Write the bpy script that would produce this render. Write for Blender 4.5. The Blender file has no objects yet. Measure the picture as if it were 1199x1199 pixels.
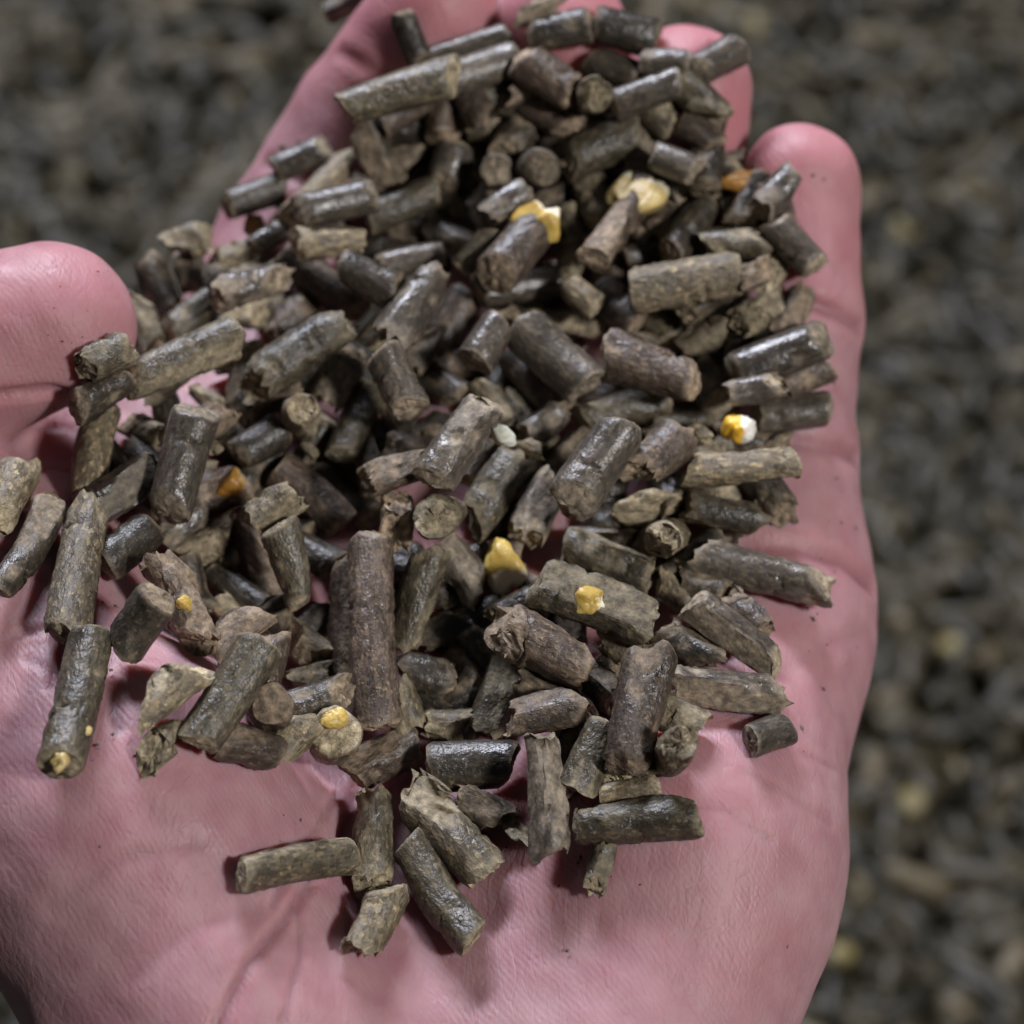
import bpy, bmesh, math
import numpy as np
from mathutils import Vector, Matrix

MM = 0.001
scene = bpy.context.scene

# ------------------------------------------------------------------ camera
EL = math.radians(55.0); DIST = 0.300; TANH = 55.0 / 300.0
FWD = np.array([0, math.cos(EL), -math.sin(EL)]); UPV = np.array([0, math.sin(EL), math.cos(EL)])
CAM = -FWD * DIST
cam_d = bpy.data.cameras.new('camera'); cam = bpy.data.objects.new('camera', cam_d)
scene.collection.objects.link(cam); scene.camera = cam
cam.location = CAM
cam.rotation_euler = (math.pi / 2 - EL, 0, 0)
cam_d.sensor_width = 36; cam_d.lens = 18 / TANH
cam_d.clip_start = 0.01; cam_d.clip_end = 20
cam_d.dof.use_dof = True; cam_d.dof.focus_distance = 0.272; cam_d.dof.aperture_fstop = 20.0

# ------------------------------------------------------------------ light
world = bpy.data.worlds.new('World'); scene.world = world; world.use_nodes = True
wb = world.node_tree.nodes['Background']
wb.inputs[0].default_value = (0.80, 0.86, 1.0, 1); wb.inputs[1].default_value = 0.035

def area(name, loc, target, size, power, col, sy=None):
    l = bpy.data.lights.new(name, 'AREA'); l.energy = power; l.color = col
    l.shape = 'RECTANGLE'; l.size = size; l.size_y = sy or size
    o = bpy.data.objects.new(name, l); scene.collection.objects.link(o)
    o.location = loc
    o.rotation_euler = (Vector(target) - Vector(loc)).to_track_quat('-Z', 'Y').to_euler()
    return o
area('lamp_key', (0.70, -0.50, 0.86), (0, 0.03, 0), 0.13, 14.0, (1.0, 0.97, 0.96))
area('lamp_ceiling_tube', (-0.14, 0.62, 0.50), (0, 0.05, 0), 0.38, 12.5, (0.84, 0.87, 1.0), 0.11)

scene.view_settings.view_transform = 'Standard'; scene.view_settings.look = 'None'
scene.view_settings.exposure = -0.18; scene.view_settings.gamma = 1
scene.render.engine = 'CYCLES'
scene.cycles.max_bounces = 5; scene.cycles.diffuse_bounces = 3; scene.cycles.glossy_bounces = 2; scene.cycles.transmission_bounces = 1
scene.render.resolution_x = 1024; scene.render.resolution_y = 1024

# ------------------------------------------------------------------ picture <-> place
def rays(px, py):
    px = np.asarray(px, float); py = np.asarray(py, float)
    a = (px - 599.5) / 599.5 * TANH; b = (599.5 - py) / 599.5 * TANH
    d = FWD[None, :] + a[:, None] * np.array([1.0, 0, 0])[None, :] + b[:, None] * UPV[None, :]
    return d / np.linalg.norm(d, axis=1, keepdims=True)
def P(px, py, zmm):
    d = rays([px], [py])[0]
    t = (zmm * MM - CAM[2]) / d[2]
    return (CAM + t * d) / MM                 # millimetres

# ------------------------------------------------------------------ material helpers
def new_mat(name):
    m = bpy.data.materials.new(name); m.use_nodes = True
    nt = m.node_tree; b = nt.nodes['Principled BSDF']
    return m, nt, b
def N(nt, typ, **kw):
    n = nt.nodes.new(typ)
    for k, v in kw.items(): setattr(n, k, v)
    return n
def ramp(nt, fac, stops):
    r = N(nt, 'ShaderNodeValToRGB'); e = r.color_ramp.elements
    while len(e) < len(stops): e.new(0.5)
    for i, (p, c) in enumerate(stops):
        e[i].position = p; e[i].color = (*c, 1) if len(c) == 3 else c
    nt.links.new(fac, r.inputs[0]); return r
def mixc(nt, fac, a, b, mode='MIX'):
    m = N(nt, 'ShaderNodeMix', data_type='RGBA', blend_type=mode)
    for sock, v in ((m.inputs[0], fac), (m.inputs[6], a), (m.inputs[7], b)):
        if isinstance(v, (int, float)): sock.default_value = v
        elif isinstance(v, tuple): sock.default_value = (*v, 1)
        else: nt.links.new(v, sock)
    return m.outputs[2]
def noise(nt, vec, scale, detail=4, rough=0.55, dist=0.0):
    n = N(nt, 'ShaderNodeTexNoise'); n.inputs['Scale'].default_value = scale
    n.inputs['Detail'].default_value = detail; n.inputs['Roughness'].default_value = rough
    n.inputs['Distortion'].default_value = dist
    nt.links.new(vec, n.inputs['Vector']); return n.outputs['Fac']
def mth(nt, op, a, b=None):
    m = N(nt, 'ShaderNodeMath', operation=op)
    for s, v in ((m.inputs[0], a), (m.inputs[1], b)):
        if v is None: continue
        if isinstance(v, (int, float)): s.default_value = v
        else: nt.links.new(v, s)
    return m.outputs[0]
def bump(nt, h, strength, dist, prev=None):
    b = N(nt, 'ShaderNodeBump'); b.inputs['Strength'].default_value = strength
    b.inputs['Distance'].default_value = dist
    nt.links.new(h, b.inputs['Height'])
    if prev is not None: nt.links.new(prev, b.inputs['Normal'])
    return b.outputs[0]

# ------------------------------------------------------------------ skin
def skin_material():
    m, nt, b = new_mat('skin')
    tc = N(nt, 'ShaderNodeTexCoord'); v = tc.outputs['Object']
    n1 = noise(nt, v, 55, 3); n2 = noise(nt, v, 260, 4)
    c = ramp(nt, n1, [(0.30, (0.335, 0.165, 0.190)), (0.52, (0.390, 0.215, 0.240)), (0.72, (0.43, 0.270, 0.285))]).outputs[0]
    c = mixc(nt, 0.45, c, ramp(nt, n2, [(0.3, (0.33, 0.148, 0.165)), (0.7, (0.46, 0.290, 0.292))]).outputs[0])
    n0 = noise(nt, v, 24, 2)
    fl_ = N(nt, 'ShaderNodeAttribute', attribute_name='flush')
    red = mth(nt, 'ADD', mth(nt, 'MULTIPLY', fl_.outputs['Fac'], 0.40), ramp(nt, n0, [(0.45, (0, 0, 0)), (0.70, (0.40,) * 3)]).outputs[0])
    c = mixc(nt, red, c, (0.43, 0.165, 0.180))
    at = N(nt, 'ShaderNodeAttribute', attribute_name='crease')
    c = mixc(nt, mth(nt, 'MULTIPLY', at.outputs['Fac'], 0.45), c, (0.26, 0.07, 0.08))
    # tiny specks of feed dust on the skin
    vo = N(nt, 'ShaderNodeTexVoronoi'); vo.inputs['Scale'].default_value = 210; nt.links.new(v, vo.inputs['Vector'])
    sp = ramp(nt, vo.outputs['Distance'], [(0.035, (1, 1, 1)), (0.06, (0, 0, 0))]).outputs[0]
    sel = ramp(nt, N_color_x(nt, vo.outputs['Color']), [(0.90, (0, 0, 0)), (0.92, (1, 1, 1))]).outputs[0]
    spk = mth(nt, 'MULTIPLY', mth(nt, 'MULTIPLY', sp, sel), 0.6)
    c = mixc(nt, spk, c, (0.16, 0.09, 0.07))
    nt.links.new(c, b.inputs['Base Color'])
    b.inputs['Subsurface Weight'].default_value = 0.7
    b.inputs['Subsurface Radius'].default_value = (1.0, 0.30, 0.16)
    b.inputs['Subsurface Scale'].default_value = 0.0042
    nt.links.new(ramp(nt, n2, [(0.3, (0.42,) * 3), (0.7, (0.58,) * 3)]).outputs[0], b.inputs['Roughness'])
    b.inputs['Specular IOR Level'].default_value = 0.34
    # friction ridges: warped fine bands, and a net of fine lines
    mp = N(nt, 'ShaderNodeMapping'); mp.inputs['Rotation'].default_value = (0, 0, math.radians(-38))
    nt.links.new(v, mp.inputs['Vector'])
    w = N(nt, 'ShaderNodeTexWave', wave_type='BANDS', bands_direction='X')
    w.inputs['Scale'].default_value = 560; w.inputs['Distortion'].default_value = 9.0
    w.inputs['Detail'].default_value = 1.5; w.inputs['Detail Scale'].default_value = 0.25
    nt.links.new(mp.outputs[0], w.inputs['Vector'])
    mp2 = N(nt, 'ShaderNodeMapping'); mp2.inputs['Rotation'].default_value = (0, 0, math.radians(32))
    mp2.inputs['Scale'].default_value = (1, 0.40, 1)
    nt.links.new(v, mp2.inputs['Vector'])
    fl = noise(nt, mp2.outputs[0], 1500, 3, 0.65, 0.3)
    vl = N(nt, 'ShaderNodeTexVoronoi', feature='DISTANCE_TO_EDGE'); vl.inputs['Scale'].default_value = 620
    mp3 = N(nt, 'ShaderNodeMapping'); mp3.inputs['Rotation'].default_value = (0, 0, math.radians(40)); mp3.inputs['Scale'].default_value = (1.2, 0.4, 1)
    nt.links.new(v, mp3.inputs['Vector']); nt.links.new(mp3.outputs[0], vl.inputs['Vector'])
    net = ramp(nt, vl.outputs['Distance'], [(0.0, (0, 0, 0)), (0.07, (1, 1, 1))]).outputs[0]
    nr = bump(nt, w.outputs['Fac'], 0.17, 0.00008)
    nr = bump(nt, fl, 0.42, 0.0003, nr)
    nr = bump(nt, net, 0.22, 0.00010, nr)
    nt.links.new(nr, b.inputs['Normal'])
    return m
def N_color_x(nt, col):
    s = N(nt, 'ShaderNodeSeparateColor'); nt.links.new(col, s.inputs[0]); return s.outputs[0]

# ------------------------------------------------------------------ pellet materials
def pellet_material(name, dark, mid, light, rough, fleck, fleck_amt, end, bk=1.0):
    m, nt, b = new_mat(name)
    tc = N(nt, 'ShaderNodeTexCoord'); oi = N(nt, 'ShaderNodeObjectInfo')
    off = N(nt, 'ShaderNodeVectorMath', operation='SCALE'); off.inputs[0].default_value = (3.1, 1.7, 2.3)
    nt.links.new(oi.outputs['Random'], off.inputs['Scale'])
    add = N(nt, 'ShaderNodeVectorMath', operation='ADD')
    nt.links.new(tc.outputs['Object'], add.inputs[0]); nt.links.new(off.outputs[0], add.inputs[1])
    v = add.outputs[0]
    mp = N(nt, 'ShaderNodeMapping'); mp.inputs['Scale'].default_value = (1, 1, 0.45); nt.links.new(v, mp.inputs['Vector'])
    n1 = noise(nt, mp.outputs[0], 520, 4, 0.68, 0.3)
    n2 = noise(nt, v, 1700, 2, 0.6)
    n3 = noise(nt, v, 170, 2)
    c = ramp(nt, n1, [(0.30, dark), (0.50, mid), (0.70, light)]).outputs[0]
    c = mixc(nt, 0.5, c, ramp(nt, n3, [(0.3, tuple(x * 0.62 for x in mid)), (0.7, tuple(min(1, x * 1.35) for x in mid))]).outputs[0])
    # straw flecks and dark bran
    f = ramp(nt, n2, [(0.60, (0, 0, 0)), (0.70, (1, 1, 1))]).outputs[0]
    c = mixc(nt, mth(nt, 'MULTIPLY', f, fleck_amt), c, fleck)
    vo = N(nt, 'ShaderNodeTexVoronoi'); vo.inputs['Scale'].default_value = 2900; nt.links.new(mp.outputs[0], vo.inputs['Vector'])
    vx = N_color_x(nt, vo.outputs['Color'])
    k = 0.35 + fleck_amt
    c = mixc(nt, k, c, mixc(nt, 1.0, c, ramp(nt, vx, [(0.0, (0.35, 0.34, 0.33)), (0.45, (0.85, 0.85, 0.85)), (0.8, (1.3, 1.28, 1.2)), (1.0, (2.3, 2.15, 1.8))]).outputs[0], 'MULTIPLY'))
    # broken faces show the pale, crumbly inside
    at = N(nt, 'ShaderNodeAttribute', attribute_name='broken')
    inside = ramp(nt, noise(nt, v, 1100, 3, 0.65), [(0.34, tuple(x * 0.28 for x in end)), (0.52, tuple(x * 0.75 for x in end)), (0.70, tuple(min(1, x * 1.35) for x in end))]).outputs[0]
    msk = mth(nt, 'MULTIPLY', at.outputs['Fac'], mth(nt, 'ADD', mth(nt, 'MULTIPLY', n1, 0.8), 0.42))
    c = mixc(nt, msk, c, inside)
    hv = N(nt, 'ShaderNodeHueSaturation'); nt.links.new(c, hv.inputs['Color'])
    nt.links.new(mth(nt, 'ADD', mth(nt, 'MULTIPLY', oi.outputs['Random'], 0.55), 0.64), hv.inputs['Value'])
    nt.links.new(hv.outputs[0], b.inputs['Base Color'])
    rr = ramp(nt, n1, [(0.30, (rough * 0.75,) * 3), (0.72, (min(1, rough * 1.35),) * 3)]).outputs[0]
    nt.links.new(mixc(nt, at.outputs['Fac'], rr, (0.9, 0.9, 0.9)), b.inputs['Roughness'])
    b.inputs['Specular IOR Level'].default_value = 0.5
    nr = bump(nt, n1, 0.7 * bk, 0.0006)
    nr = bump(nt, n2, 0.65 * bk, 0.0003, nr)
    nt.links.new(nr, b.inputs['Normal'])
    return m
STRAW = (0.36, 0.29, 0.16)
PM = {
 'o': pellet_material('pellet_olive', (0.026, 0.021, 0.013), (0.080, 0.066, 0.044), (0.165, 0.138, 0.093), 0.42, STRAW, 0.30, (0.44, 0.36, 0.23), 0.85),
 'b': pellet_material('pellet_brown', (0.028, 0.019, 0.014), (0.082, 0.060, 0.046), (0.165, 0.123, 0.092), 0.42, STRAW, 0.26, (0.44, 0.33, 0.22), 0.85),
 'g': pellet_material('pellet_grey', (0.036, 0.030, 0.024), (0.090, 0.075, 0.060), (0.165, 0.140, 0.113), 0.33, STRAW, 0.20, (0.42, 0.34, 0.24), 0.55),
 'd': pellet_material('pellet_dark', (0.013, 0.010, 0.008), (0.038, 0.031, 0.023), (0.082, 0.066, 0.049), 0.38, STRAW, 0.20, (0.34, 0.26, 0.17), 0.7),
 't': pellet_material('pellet_tan', (0.055, 0.042, 0.025), (0.145, 0.115, 0.074), (0.26, 0.215, 0.138), 0.55, (0.50, 0.42, 0.25), 0.40, (0.52, 0.43, 0.28)),
 'l': pellet_material('pellet_glossy', (0.032, 0.026, 0.021), (0.078, 0.065, 0.053), (0.150, 0.128, 0.105), 0.28, STRAW, 0.18, (0.44, 0.35, 0.24), 0.5),
}
def corn_material(name, a, b_, white, wpos):
    m, nt, b = new_mat(name)
    tc = N(nt, 'ShaderNodeTexCoord'); v = tc.outputs['Object']
    n1 = noise(nt, v, 420, 4); n2 = noise(nt, v, 1400, 4)
    c = ramp(nt, n1, [(0.32, a), (0.66, b_)]).outputs[0]
    s = N(nt, 'ShaderNodeSeparateXYZ'); nt.links.new(v, s.inputs[0])
    g = mth(nt, 'ADD', mth(nt, 'MULTIPLY', s.outputs[2], 420.0), mth(nt, 'MULTIPLY', n1, 0.9))
    c = mixc(nt, ramp(nt, g, [(wpos, (0, 0, 0)), (min(1.0, wpos + 0.14), (1, 1, 1))]).outputs[0], c, white)
    d = ramp(nt, n2, [(0.62, (0, 0, 0)), (0.72, (1, 1, 1))]).outputs[0]
    c = mixc(nt, mth(nt, 'MULTIPLY', d, 0.35), c, tuple(x * 0.45 for x in a))
    nt.links.new(c, b.inputs['Base Color']); b.inputs['Roughness'].default_value = 0.38
    b.inputs['Subsurface Weight'].default_value = 0.25; b.inputs['Subsurface Scale'].default_value = 0.001
    nt.links.new(bump(nt, n2, 0.5, 0.0003), b.inputs['Normal'])
    return m
CM = {
 'y': corn_material('corn_yellow', (0.42, 0.27, 0.05), (0.60, 0.44, 0.12), (0.78, 0.70, 0.50), 0.78),
 'w': corn_material('corn_white', (0.80, 0.46, 0.03), (0.86, 0.55, 0.06), (0.86, 0.84, 0.76), 0.50),
 'a': corn_material('corn_amber', (0.20, 0.085, 0.014), (0.34, 0.17, 0.03), (0.40, 0.26, 0.09), 0.90),
 'p': corn_material('pale_chip', (0.42, 0.42, 0.33), (0.58, 0.60, 0.50), (0.66, 0.68, 0.60), 0.70),
 'e': corn_material('corn_bed', (0.17, 0.14, 0.045), (0.26, 0.21, 0.08), (0.28, 0.24, 0.13), 0.80),  # darker, toned-down cream for the kernels on the bed
 'c': corn_material('corn_cream', (0.40, 0.28, 0.09), (0.56, 0.44, 0.19), (0.66, 0.60, 0.42), 0.66),
}

# ------------------------------------------------------------------ hand: implicit body -> one continuous mesh
def smin(a, b, k):
    h = np.clip(0.5 + 0.5 * (b - a) / k, 0, 1)
    return b * (1 - h) + a * h - k * h * (1 - h)
def rcone(p, a, b, ra, rb):
    ab = b - a; l2 = float(ab @ ab)
    t = np.clip(((p - a) @ ab.astype(p.dtype)) / l2, 0, 1)
    q = p - (a.astype(p.dtype) + t[..., None] * ab.astype(p.dtype))
    return np.sqrt((q * q).sum(-1)) - (ra + t * (rb - ra))
FING = {   # px, py, height mm, radius mm   (tip ... knuckle)
 'little': [(937, 214, 12, 6.5), (928, 370, 4, 7.3), (918, 520, -3, 8.0), (893, 700, -9, 10.0)],
 'ring':   [(803, 110, 15, 7.4), (790, 232, 5, 8.0), (768, 400, -4, 8.8), (725, 650, -10, 11.0)],
 'middle': [(655, 40, 18, 7.8), (640, 165, 6, 8.4), (618, 340, -5, 9.3), (560, 600, -10, 11.5)],
 'index':  [(512, 12, 19, 7.7), (428, 138, 7, 8.3), (345, 290, -3, 9.2), (262, 560, -9, 11.3)],
 'thumb':  [(62, 380, 20, 8.6), (-120, 440, 17, 9.8), (-150, 690, 5, 12.0)],
}
FJ = {k: [(P(a, b, c), r) for a, b, c, r in v] for k, v in FING.items()}
WR = [P(330, 1330, -14), P(440, 1380, -15), P(560, 1380, -15), P(690, 1340, -14)]
TH = [(P(-20, 740, 1), 14.0), (P(140, 960, 0), 16.0), (P(262, 1230, -8), 17.0)]
HY = [(P(868, 790, -10), 12.5), (P(795, 1000, -7), 15.0), (P(722, 1250, -11), 15.0)]
WEB = [P(-130, 520, 2), P(170, 500, -6)]
ARM = [(np.array([-12.0, -92, -17]), 20.0), (np.array([-16.0, -210, -22]), 27.0)]

def hand_sdf(p):
    fs = None
    for k, j in FJ.items():
        d = None
        for (a, ra), (b, rb) in zip(j[:-1], j[1:]):
            e = rcone(p, a, b, ra, rb); d = e if d is None else smin(d, e, 1.2)
        fs = d if fs is None else smin(fs, d, 0.9)
    pm = None
    knk = [FJ['index'][3], FJ['middle'][3], FJ['ring'][3], FJ['little'][3]]
    for (a, ra), w in zip(knk, WR):
        e = rcone(p, a, w, ra, 12.5); pm = e if pm is None else smin(pm, e, 9.0)
    for (a, ra), (b, rb) in zip(knk[:-1], knk[1:]):
        pm = smin(pm, rcone(p, a, b, ra * 0.98, rb * 0.98), 6.0)
    e = rcone(p, TH[0][0], knk[0][0], 8.5, 9.5); pm = smin(pm, e, 9.0)              # web
    e = rcone(p, FJ['thumb'][2][0], knk[0][0], 6.5, 8.5); pm = smin(pm, e, 9.0)
    pm = smin(pm, rcone(p, WEB[0], WEB[1], 10.0, 9.0), 8.0)
    for c in (TH, HY):
        for (a, ra), (b, rb) in zip(c[:-1], c[1:]): pm = smin(pm, rcone(p, a, b, ra, rb), 8.0)
    pm = smin(pm, rcone(p, ARM[0][0], ARM[1][0], ARM[0][1], ARM[1][1]), 16.0)
    th = rcone(p, FJ['thumb'][2][0], TH[0][0], 12.0, 14.0); pm = smin(pm, th, 7.0)
    return smin(pm, fs, 5.5)
def hand_grad(p, h=0.4):
    g = np.stack([hand_sdf(p + np.eye(3)[i] * h) - hand_sdf(p - np.eye(3)[i] * h) for i in range(3)], -1)
    return g / np.maximum(np.linalg.norm(g, axis=-1, keepdims=True), 1e-6)

def polyline_dist(q, pts):
    d = np.full(len(q), 1e9)
    for a, b in zip(pts[:-1], pts[1:]):
        ab = b - a; t = np.clip(((q - a) @ ab) / (ab @ ab), 0, 1)
        d = np.minimum(d, np.linalg.norm(q - a - t[:, None] * ab, axis=1))
    return d
CREASES = [  # (picture points along the line, depth mm, width mm)
 ([(470, 690), (440, 860), (400, 985), (335, 1075), (290, 1130), (255, 1199), (225, 1290)], 0.60, 0.6),
 ([(395, 930), (345, 1010), (320, 1060)], 0.35, 0.45),
 ([(350, 1060), (352, 1120), (330, 1199)], 0.3, 0.45),
 ([(1020, 392), (975, 365), (930, 350), (890, 345)], 0.7, 0.9),
 ([(1020, 545), (985, 527), (930, 518), (880, 520)], 0.7, 1.0),
 ([(1030, 690), (990, 655), (930, 640), (870, 640)], 0.8, 1.1),
 ([(1030, 735), (960, 760), (900, 800), (820, 860), (700, 905), (560, 920)], 0.16, 1.0),
 ([(985, 900), (930, 880), (895, 850)], 0.16, 0.5),
 ([(975, 965), (915, 925), (870, 905)], 0.16, 0.5),
 ([(900, 985), (850, 950), (800, 945)], 0.12, 0.4),
 ([(0, 462), (60, 458), (112, 470)], 0.7, 0.7),
 ([(0, 640), (60, 690), (120, 760), (140, 850)], 0.3, 0.6),
 ([(20, 745), (60, 735), (70, 765), (55, 800)], 0.35, 0.4),
 ([(30, 770), (75, 790), (90, 830)], 0.3, 0.35),
 ([(10, 560), (60, 545), (110, 550)], 0.3, 0.5),
 ([(20, 500), (80, 500), (130, 520)], 0.25, 0.4),
 ([(395, 60), (440, 85), (480, 95)], 0.4, 0.9),
 ([(310, 190), (360, 215), (420, 230)], 0.5, 1.0),
 ([(60, 1060), (140, 1010), (230, 985)], 0.18, 0.9),
 ([(150, 1150), (220, 1090), (300, 1060)], 0.18, 0.9),
]
def build_hand():
    h = 1.0
    lo = np.array([-92.0, -150, -50]); hi = np.array([58.0, 118, 42])
    n = ((hi - lo) / h).astype(int) + 1
    ax = [lo[i] + h * np.arange(n[i], dtype=np.float32) for i in range(3)]
    val = np.empty(tuple(n), np.float32)
    for i in range(0, n[0], 24):
        g = np.stack(np.meshgrid(ax[0][i:i + 24], ax[1], ax[2], indexing='ij'), -1).astype(np.float32)
        val[i:i + 24] = hand_sdf(g)
    ins = val < 0
    # surface nets
    c = [val[dx:n[0] - 1 + dx, dy:n[1] - 1 + dy, dz:n[2] - 1 + dz] for dx in (0, 1) for dy in (0, 1) for dz in (0, 1)]
    cnt = sum((x < 0).astype(np.int8) for x in c)
    act = np.argwhere((cnt > 0) & (cnt < 8))
    idx = np.full(tuple(n - 1), -1, np.int64); idx[tuple(act.T)] = np.arange(len(act))
    cv = np.stack([x[tuple(act.T)] for x in c], 1)
    cor = np.array([(dx, dy, dz) for dx in (0, 1) for dy in (0, 1) for dz in (0, 1)], float)
    acc = np.zeros((len(act), 3)); k = np.zeros(len(act))
    for a in range(8):
        for b in range(a + 1, 8):
            if np.abs(cor[a] - cor[b]).sum() != 1: continue
            s = (cv[:, a] < 0) != (cv[:, b] < 0)
            t = np.where(s, cv[:, a] / np.where(s, cv[:, a] - cv[:, b], 1), 0)
            acc += np.where(s[:, None], cor[a] + t[:, None] * (cor[b] - cor[a]), 0); k += s
    V = lo + (act + acc / k[:, None]) * h
    quads = []
    for axis in range(3):
        o1, o2 = [(1, 2), (2, 0), (0, 1)][axis]
        sl0 = [slice(None)] * 3; sl1 = [slice(None)] * 3
        sl0[axis] = slice(0, -1); sl1[axis] = slice(1, None)
        ch = np.argwhere(ins[tuple(sl0)] != ins[tuple(sl1)])
        ok = (ch[:, o1] > 0) & (ch[:, o2] > 0) & (ch[:, o1] < n[o1] - 1) & (ch[:, o2] < n[o2] - 1)
        ch = ch[ok]; flip = ins[tuple(sl0)][tuple(ch.T)]
        e1 = np.zeros(3, int); e1[o1] = 1; e2 = np.zeros(3, int); e2[o2] = 1
        q = np.stack([idx[tuple((ch - e1 - e2).T)], idx[tuple((ch - e2).T)], idx[tuple(ch.T)], idx[tuple((ch - e1).T)]], 1)
        q[~flip] = q[~flip][:, ::-1]; quads.append(q)
    Q = np.concatenate(quads)
    me = bpy.data.meshes.new('hand'); me.from_pydata([], [], [])
    me.vertices.add(len(V)); me.vertices.foreach_set('co', (V * MM).astype(np.float32).ravel())
    me.loops.add(len(Q) * 4); me.loops.foreach_set('vertex_index', Q.astype(np.int32).ravel())
    me.polygons.add(len(Q)); me.polygons.foreach_set('loop_start', np.arange(0, len(Q) * 4, 4, dtype=np.int32))
    me.update(calc_edges=True); me.validate()
    bm = bmesh.new(); bm.from_mesh(me)
    bmesh.ops.subdivide_edges(bm, edges=bm.edges[:], cuts=1, use_grid_fill=True)
    bm.to_mesh(me); bm.free()
    nv = len(me.vertices); co = np.empty(nv * 3, np.float32); me.vertices.foreach_get('co', co)
    co = co.reshape(-1, 3).astype(float) / MM
    for _ in range(2):                       # settle on the smooth surface
        d = hand_sdf(co); co = co - hand_grad(co) * d[:, None] * 0.9
    nrm = hand_grad(co)
    # creases cut into the palm side
    cr = np.zeros(nv); up = nrm[:, 2] > -0.15
    sub = np.where(up)[0]
    disp = np.zeros(nv)
    for pts, dep, wid in CREASES:
        pts = np.array(pts, float)
        fine = np.concatenate([np.linspace(a, b, 6, endpoint=False) for a, b in zip(pts[:-1], pts[1:])] + [pts[-1:]])
        w3, hit = hit_hand(fine[:, 0], fine[:, 1])
        w3 = w3[hit]
        if len(w3) < 2: continue
        d = polyline_dist(co[sub], w3)
        g = np.exp(-(d / wid) ** 2); sh = np.exp(-((d - 2.0 * wid) / (1.1 * wid)) ** 2)
        disp[sub] -= dep * g - 0.10 * dep * sh
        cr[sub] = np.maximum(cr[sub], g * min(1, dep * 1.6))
    rng = np.random.default_rng(4)
    for _ in range(14):                      # soft unevenness of flesh
        kx = rng.normal(0, 0.16, 3); disp += 0.10 * np.sin(co @ kx + rng.uniform(0, 6.3))
    for _ in range(10):
        kx = rng.normal(0, 0.55, 3); disp += 0.030 * np.sin(co @ kx + rng.uniform(0, 6.3))
    co = co + nrm * disp[:, None]
    me.vertices.foreach_set('co', (co * MM).astype(np.float32).ravel())
    tip = np.zeros(nv)
    for k, j in FJ.items(): tip = np.maximum(tip, np.exp(-(np.linalg.norm(co - j[0][0], axis=1) / 17.0) ** 4))
    a = me.attributes.new('flush', 'FLOAT', 'POINT'); a.data.foreach_set('value', tip.astype(np.float32))
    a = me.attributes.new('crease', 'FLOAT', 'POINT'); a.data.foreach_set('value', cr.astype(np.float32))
    me.polygons.foreach_set('use_smooth', np.ones(len(me.polygons), bool)); me.update()
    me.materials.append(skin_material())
    o = bpy.data.objects.new('hand', me); scene.collection.objects.link(o)
    o['label'] = 'open cupped palm of a hand with pink skin holding the heap of pellets'
    o['category'] = 'hand'
    return o
def hit_hand(px, py):
    """first point of the hand along each picture ray, in mm"""
    d = rays(px, py); o = CAM / MM; t = np.full(len(d), 200.0)
    for _ in range(70):
        s = hand_sdf(o + d * t[:, None]); t = t + np.clip(s, -5, 20) * 0.9
    p = o + d * t[:, None]
    return p, np.abs(hand_sdf(p)) < 0.3

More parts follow.
